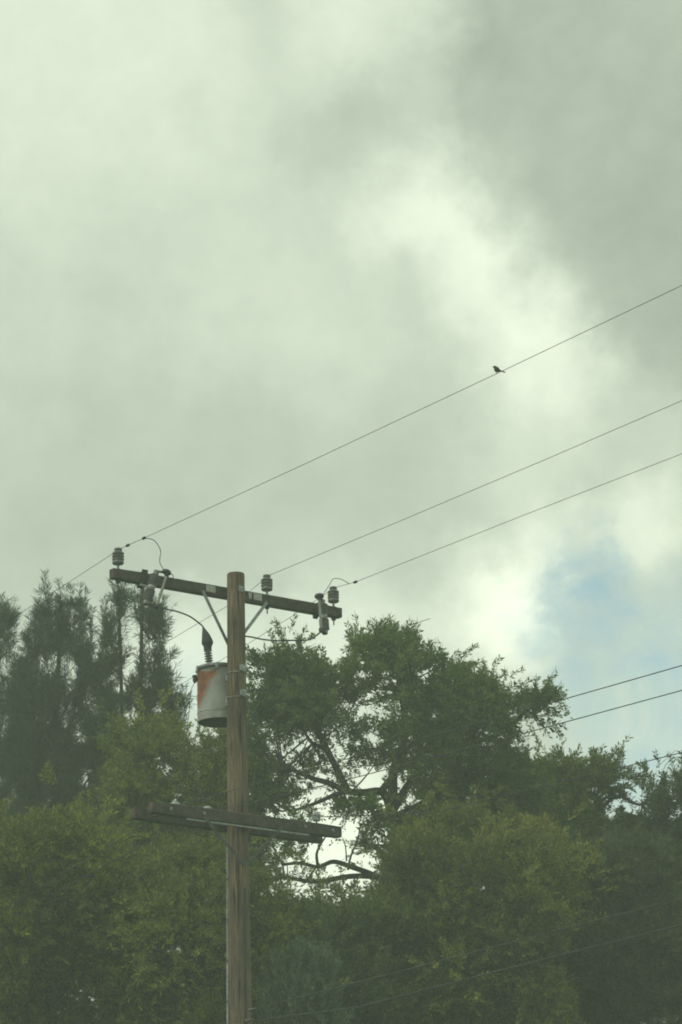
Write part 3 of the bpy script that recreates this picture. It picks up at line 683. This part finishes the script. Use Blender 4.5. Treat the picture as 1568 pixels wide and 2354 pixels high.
    if len(tips):                                          # upright leaders
        for (tx_, ty_, ln, lx) in tips:
            e = np.array(at(tx_, ty_+10, Y+random.uniform(-.3, .3))); s0 = np.array(at(tx_+lx, ty_+ln, Y+random.uniform(-.3, .3)))
            kk = max(3, int(ln/16)); f = np.linspace(0, .97, kk)[:, None]; Pp = s0+(e-s0)*f+rng.normal(0, .010, (kk, 3)); dv = nrm((e-s0)[None]); Dv = nrm(np.repeat(dv, kk, 0)+rng.normal(0, .10, (kk, 3)))
            Lv = np.full(kk, np.linalg.norm(e-s0)/kk*.8)
            V, Fq, C = spray_leaves(Pp, Dv, Lv, int(n_leaf*.8), leaf[0]*.95, leaf[1], fwd, 0., A, B_, np.full(kk, .4), .03)
            VA.append(V); FA.append(Fq); CA.append(C); TA = np.concatenate([TA, s0[None]]); TB = np.concatenate([TB, e[None]])
            # side tufts
            kt = int(ln/13)+2; f = rng.random((kt, 1))**.8*.8; Pt = s0+(e-s0)*f; Dt = nrm(rng.normal(size=(kt, 3))*np.array([1, 1, .25])+np.array([0, 0, 1.1])); Lt = np.full(kt, .26)*(1.2-f[:, 0])
            V, Fq, C = spray_leaves(Pt, Dt, Lt, n_leaf, leaf[0], leaf[1], fwd, 0., A, B_, np.full(kt, .35), .03)
            qx, qy = proj(V[::4]); kk_ = np.ones(len(qx), bool)
            for hx, hy, hr, hs in holes: kk_ &= (((qx-hx)/hr)**2+((qy-hy)/hs)**2) > .8
            V = V.reshape(-1, 4, 3)[kk_].reshape(-1, 3); C = C.reshape(-1, 4, 3)[kk_].reshape(-1, 3); Fq = np.arange(len(V)).reshape(-1, 4)
            VA.append(V); FA.append(Fq); CA.append(C); TA = np.concatenate([TA, Pt]); TB = np.concatenate([TB, Pt+Dt*Lt[:, None]])
    offs = 0; Fs = []
    for V, Fq in zip(VA, FA): Fs.append(Fq+offs); offs += len(V)
    crown = np_mesh('crown', np.concatenate(VA), np.concatenate(Fs), M['needle' if pine else 'leaf'], root, org, np.concatenate(CA))
    V, Fq = twig_mesh(TA, TB, .0045, .002)
    np_mesh('twigs', V, Fq, M['bark'], crown, org)
    print(name, label[:30], 'sprays', len(pts), 'faces', offs//4)
    return root

# centre tree
centre_holes = [(1226, 1706, 28, 20), (1178, 1630, 10, 18), (1215, 1668, 16, 10), (775, 1560, 8, 8), (1040, 1560, 8, 6), (700, 1500, 10, 8), (960, 1560, 8, 8), (1080, 1600, 9, 7), (926, 1632, 12, 16), (831, 1546, 14, 8), (982, 1540, 22, 9), (853, 1589, 9, 7), (999, 1637, 14, 7), (622, 1647, 14, 6), (592, 1669, 7, 14), (659, 1718, 22, 10), (705, 1693, 16, 12), (782, 1715, 25, 20),
    (687, 1755, 14, 12), (678, 1786, 13, 9), (862, 1687, 24, 12), (932, 1703, 10, 16), (856, 1783, 32, 30), (883, 1758, 12, 12), (739, 1783, 18, 18), (742, 1823, 30, 16), (757, 1878, 32, 26), (794, 1800, 12, 14), (831, 1807, 18, 9),
    (890, 1834, 10, 20), (926, 1840, 22, 20), (917, 1794, 9, 16), (650, 1873, 22, 12), (825, 1884, 14, 10), (883, 1905, 8, 12), (762, 1950, 62, 36), (835, 1955, 24, 18), (700, 2036, 11, 26), (662, 2034, 20, 8), (793, 2062, 6, 12), (804, 2035, 7, 12),
    (700, 1975, 50, 10), (800, 2004, 40, 6), (1076, 1826, 13, 13), (1129, 1770, 6, 6), (1106, 1683, 9, 7), (599, 1560, 10, 18), (870, 2010, 12, 14), (850, 1985, 10, 8), (1155, 1625, 10, 6), (1205, 1650, 8, 20), (775, 1500, 30, 20)]
tree('broadleaf_tree', 'tall green tree right of the pole with twisting bare limbs and sky showing through',
     [(572, 1500), (588, 1482), (600, 1520), (618, 1500), (628, 1452), (648, 1425), (662, 1470), (690, 1462), (715, 1470), (728, 1500), (748, 1520), (768, 1535), (795, 1520), (806, 1480), (822, 1450), (850, 1462), (872, 1432),
      (905, 1428), (948, 1430), (962, 1458), (972, 1500), (992, 1482), (1012, 1500), (1030, 1520), (1062, 1512), (1085, 1540), (1118, 1545), (1140, 1578), (1160, 1592), (1172, 1640), (1182, 1600), (1196, 1580), (1232, 1572), (1262, 1570), (1276, 1588), (1258, 1622),
      (1280, 1655), (1290, 1688), (1262, 1680), (1235, 1655), (1208, 1690), (1206, 1735), (1240, 1768), (1262, 1850), (1140, 1890), (950, 1910), (910, 2075), (640, 2080), (600, 1950), (572, 1800)],
     46, 2.6, 5600, 'mid', (905, 1800), centre_holes,
     [([(905, 1860, 0), (903, 1820, 0), (906, 1767, .1), (930, 1700, .3), (925, 1600, .3), (905, 1500, .2)], .075), ([(902, 1870, 0), (880, 1822, -.1), (835, 1822, -.2), (800, 1819, -.3), (755, 1800, -.3), (715, 1788, -.4), (650, 1760, -.5)], .06), ([(874, 1822, 0), (899, 1792, .2), (930, 1730, .4), (1010, 1660, .5), (1080, 1600, .4)], .045), ([(800, 1819, -.3), (768, 1828, -.3), (724, 1847, -.3), (680, 1862, -.2)], .038),
      ([(905, 2040, 0), (875, 2020, 0), (842, 2014, 0), (793, 2016, 0), (740, 2026, 0), (706, 2025, 0), (648, 2018, 0), (618, 2030, 0)], .045), ([(895, 2030, .2), (850, 2008, .2), (805, 1992, .1), (766, 1981, .1), (731, 1993, .1), (690, 1984, .1), (650, 1988, .1)], .042),
      ([(731, 1993, .1), (728, 1965, .1), (735, 1945, .1), (748, 1925, .1)], .022), ([(905, 1860, 0), (960, 1780, .3), (1060, 1720, .4), (1160, 1680, .3), (1230, 1610, .2)], .06), ([(800, 1819, -.3), (740, 1700, .1), (690, 1600, .2), (650, 1500, .2)], .05), ([(706, 2025, 0), (722, 2000, 0), (735, 1985, 0)], .018),
      ([(800, 2000, .1), (806, 1970, .1), (822, 1930, .1), (828, 1900, .1)], .016), ([(797, 1980, .1), (794, 1945, .1), (787, 1925, .1)], .010)],
     bare=[([(925, 1600, .3), (940, 1500, .1), (952, 1440, 0), (965, 1430, 0), (990, 1422, 0)], .010)], thr=.47, up=.35, droop=.25, n_branch=170, clr=.27, clump=24)

tree('broadleaf_tree', 'green tree right of centre with a low humped crown below the lines',
     [(1215, 1775), (1240, 1745), (1265, 1742), (1290, 1758), (1308, 1735), (1325, 1768), (1345, 1770), (1362, 1745), (1382, 1738), (1392, 1765), (1420, 1760), (1462, 1778), (1500, 1802), (1525, 1840), (1530, 2010), (1215, 2010)],
     48, 2.6, 2600, 'mid', (1380, 1850), [(1451, 1845, 27, 26), (1499, 1864, 16, 24), (1457, 1808, 13, 12), (1434, 1791, 7, 10), (1399, 1866, 20, 22), (1368, 1806, 6, 8), (1418, 1800, 8, 5)],
     [([(1380, 1860, 0), (1420, 1830, 0), (1470, 1850, 0), (1500, 1830, 0)], .03)], thr=.40, n_branch=60)
tree('broadleaf_tree', 'dark tree at the right edge with drooping bare twigs on top',
     [(1505, 1840), (1520, 1805), (1540, 1790), (1560, 1770), (1600, 1740), (1700, 1760), (1700, 2120), (1500, 2120)],
     47, 2.4, 2100, 'dark', (1600, 1850), [(1557, 1857, 14, 16), (1530, 1880, 7, 7), (1548, 1815, 10, 10)], [], thr=.40, n_branch=50,
     bare=[([(1600, 1775, 0), (1575, 1745, 0), (1550, 1742, 0), (1530, 1760, 0), (1521, 1785, 0), (1518, 1812, 0)], .008), ([(1575, 1745, 0), (1545, 1752, .1), (1532, 1775, .1), (1528, 1800, .1)], .006), ([(1550, 1742, 0), (1528, 1748, -.1), (1512, 1765, -.1)], .005), ([(1590, 1760, 0), (1560, 1765, .1), (1545, 1790, .1)], .006), ([(1600, 1780, .1), (1560, 1728, .1), (1540, 1738, .1), (1524, 1752, .1)], .005)])

# pines on the left
pk = dict(pine=True, sp_len=.30, n_leaf=30, leaf=(.11, .0085), fwd=1.05, up=1.3, thr=.45, cat='pine tree', group='pine trees on the left')
left_holes = [(199, 1436, 6, 18), (226, 1462, 9, 20), (253, 1503, 7, 14), (301, 1442, 9, 22), (303, 1487, 12, 20), (312, 1545, 6, 12), (346, 1490, 12, 8), (290, 1573, 7, 7), (335, 1584, 8, 8), (161, 1589, 8, 6), (365, 1640, 16, 7), (317, 1656, 6, 8), (120, 1470, 5, 9), (165, 1455, 5, 14), (180, 1480, 5, 10), (85, 1480, 6, 8), (72, 1525, 6, 6), (216, 1520, 6, 9), (55, 1508, 10, 10), (12, 1551, 8, 14), (40, 1450, 12, 18), (175, 1560, 7, 9), (152, 1575, 6, 5), (277, 1591, 26, 12), (240, 1580, 8, 6), (221, 1643, 12, 10), (187, 1705, 9, 14), (154, 1674, 7, 7), (298, 1674, 10, 8), (278, 1705, 5, 9), (381, 1769, 12, 16), (197, 1800, 7, 16), (34, 1828, 6, 6), (412, 1816, 5, 14), (225, 1470, 12, 40), (300, 1500, 14, 50)]
tree('pine_tree', 'dense dark pine at the left with a cluster of upright tips',
     [(40, 1540), (60, 1490), (80, 1450), (115, 1440), (135, 1440), (165, 1440), (195, 1440), (205, 1470), (205, 1510), (225, 1530), (250, 1560), (262, 1660), (250, 1900), (40, 1900), (20, 1600)],
     50, 2.2, 1700, 'pine', (140, 1380), left_holes, [], tips=[(103, 1312, 200, 4), (90, 1375, 130, 6), (112, 1345, 150, 2), (138, 1332, 190, 0), (148, 1348, 150, 0), (167, 1342, 180, 4), (184, 1339, 180, -4), (197, 1357, 170, -10), (209, 1398, 180, -4), (78, 1402, 130, 8), (64, 1436, 120, 10), (156, 1382, 120, 0)], **pk)
tree('pine_tree', 'pine cut by the left edge of the picture with ragged tips',
     [(-90, 1460), (-40, 1420), (0, 1420), (30, 1425), (40, 1480), (30, 1520), (60, 1560), (80, 1620), (80, 1900), (-90, 1900)],
     51, 2.0, 900, 'pine', (-20, 1430), left_holes, [], tips=[(2, 1370, 100, 2), (18, 1392, 90, 0), (27, 1373, 90, -6), (35, 1418, 70, -6), (-20, 1360, 110, 0), (8, 1400, 70, 0)], **pk)
tree('pine_tree', 'slender pine with a bare straight stem under the left end of the upper crossarm',
     [(215, 1640), (222, 1560), (232, 1470), (243, 1430), (258, 1440), (262, 1520), (290, 1560), (300, 1640), (320, 1760), (200, 1760)],
     49, 1.2, 420, 'pine', (274, 1400), left_holes, [], tips=[(241, 1379, 200, 6), (263, 1333, 190, 12), (270, 1345, 75, 4), (280, 1343, 80, -2), (291, 1338, 80, -12), (252, 1430, 80, 10), (232, 1450, 100, 6), (298, 1490, 40, -20), (300, 1560, 40, -22)], lo=.085, n_branch=26, limb_n=4, **pk)
tree('pine_tree', 'slender pine with tufted side branches reaching towards the transformer',
     [(300, 1660), (308, 1560), (330, 1500), (345, 1430), (368, 1420), (378, 1480), (362, 1540), (385, 1560), (395, 1640), (400, 1720), (300, 1740)],
     49.5, 1.2, 520, 'pine', (327, 1350), left_holes, [([(327, 1450, 0), (350, 1470, 0), (365, 1430, 0), (372, 1395, 0)], .016), ([(325, 1530, 0), (355, 1520, 0), (390, 1502, 0)], .014), ([(325, 1430, 0), (312, 1410, 0), (308, 1370, 0)], .012)],
     tips=[(327, 1318, 130, 0), (310, 1354, 70, 4), (373, 1372, 110, -12), (345, 1385, 80, -4), (399, 1497, 26, -24), (384, 1540, 110, 4), (318, 1380, 60, 6), (352, 1405, 60, -6), (425, 1580, 90, -2), (413, 1600, 70, 2)], lo=.10, n_branch=26, limb_n=4, **pk)

# trees between
tree('broadleaf_tree', 'yellow green tree behind and below the transformer',
     [(245, 1700), (262, 1640), (300, 1665), (340, 1650), (380, 1640), (405, 1655), (425, 1700), (445, 1660), (470, 1672), (525, 1650), (580, 1640), (600, 1700), (600, 2000), (240, 2000)],
     47, 2.4, 2700, 'olive', (470, 1760), left_holes+[(436, 1655, 16, 22), (440, 1700, 8, 18), (560, 1560, 30, 40)], [], thr=.40)
tree('broadleaf_tree', 'broad drooping yellow green tree filling the bottom left corner',
     [(-60, 1930), (20, 1890), (90, 1860), (150, 1850), (220, 1880), (270, 1930), (300, 1990), (320, 2100), (330, 2420), (-60, 2420)],
     42, 2.6, 4200, 'olive', (120, 2000), [], [], thr=.40, droop=.35, sp_len=.30, clr=.46, clump=75)
tree('broadleaf_tree', 'yellow green tree left of the pole below the lower crossarm',
     [(270, 2010), (300, 1960), (360, 1935), (420, 1925), (470, 1940), (540, 1960), (640, 2020), (660, 2420), (240, 2420), (250, 2100)],
     41.5, 2.4, 3800, 'olive', (420, 2060), [], [], thr=.41, droop=.35, sp_len=.30, clr=.46, clump=75)
tree('broadleaf_tree', 'rounded leafy tree low in the middle just right of the pole',
     [(570, 2080), (640, 2060), (720, 2075), (800, 2080), (880, 2070), (960, 2090), (980, 2420), (560, 2420)],
     43, 2.4, 3400, 'mid', (760, 2140), [(700, 2036, 11, 26)], [], thr=.40)
tree('broadleaf_tree', 'wide olive green tree in the lower middle under the tall crown',
     [(880, 1980), (920, 1900), (1000, 1865), (1060, 1850), (1120, 1870), (1180, 1880), (1240, 1880), (1300, 1930), (1330, 2000), (1330, 2420), (880, 2420)],
     44, 2.8, 5600, 'olive', (1080, 2000), [(870, 2010, 12, 14)], [], thr=.40)
tree('broadleaf_tree', 'dark green tree filling the bottom right corner',
     [(1280, 2010), (1330, 1950), (1400, 1920), (1480, 1930), (1560, 1960), (1660, 1980), (1660, 2420), (1280, 2420)],
     45, 2.8, 4600, 'dark', (1450, 2000), [], [], thr=.40)
tree('broadleaf_tree', 'dim tree seen between the pines and the pole trees in the left background',
     [(-60, 1720), (60, 1680), (200, 1700), (330, 1740), (480, 1780), (600, 1800), (600, 2420), (-60, 2420)],
     56, 2.6, 5600, 'dark', (200, 1850), left_holes, [], thr=.38)
tree('broadleaf_tree', 'dim far tree closing the gap low behind the right hand trees',
     [(900, 1990), (1000, 1930), (1100, 1920), (1250, 1860), (1400, 1930), (1640, 1900), (1640, 2420), (560, 2420), (560, 2110), (700, 2095), (820, 2100)],
     57, 2.8, 6200, 'dark', (1200, 2000), [], [], thr=.36)
tree('conifer_shrub', 'pale grey green feathery shrub top at the bottom edge right of the pole',
     [(615, 2300), (640, 2255), (670, 2235), (700, 2230), (735, 2245), (760, 2290), (775, 2420), (600, 2420)],
     40.3, 1.2, 800, 'grey', (690, 2290), [], [], pine=True, sp_len=.34, n_leaf=26, leaf=(.06, .017), fwd=1.2, up=1.6, thr=.34, group=None, cat='shrub', lo=.06, n_branch=20, limb_n=4)

# ------------------------------------------------------------------ added veil volume, standing in for the pale cast of an insect screen
def added_veil(density):
    b = MB(); e = E+6; top = 20.5
    b.box((0, 0, (top-2)/2), (e, 0, 0), (0, e, 0), (0, 0, (top+2)/2)); o = b.build('added_veil', M['ground'], None, False); tag(o, kind='stuff')
    m = bpy.data.materials.new('added_veil'); m.use_nodes = True; t = m.node_tree; t.nodes.clear()
    v = t.nodes.new('ShaderNodeVolumePrincipled'); v.inputs['Density'].default_value = density; v.inputs['Color'].default_value = (.85, .98, .90, 1); v.inputs['Anisotropy'].default_value = .1
    q = t.nodes.new('ShaderNodeOutputMaterial'); t.links.new(v.outputs[0], q.inputs['Volume']); o.data.materials[0] = m
added_veil(.0030)
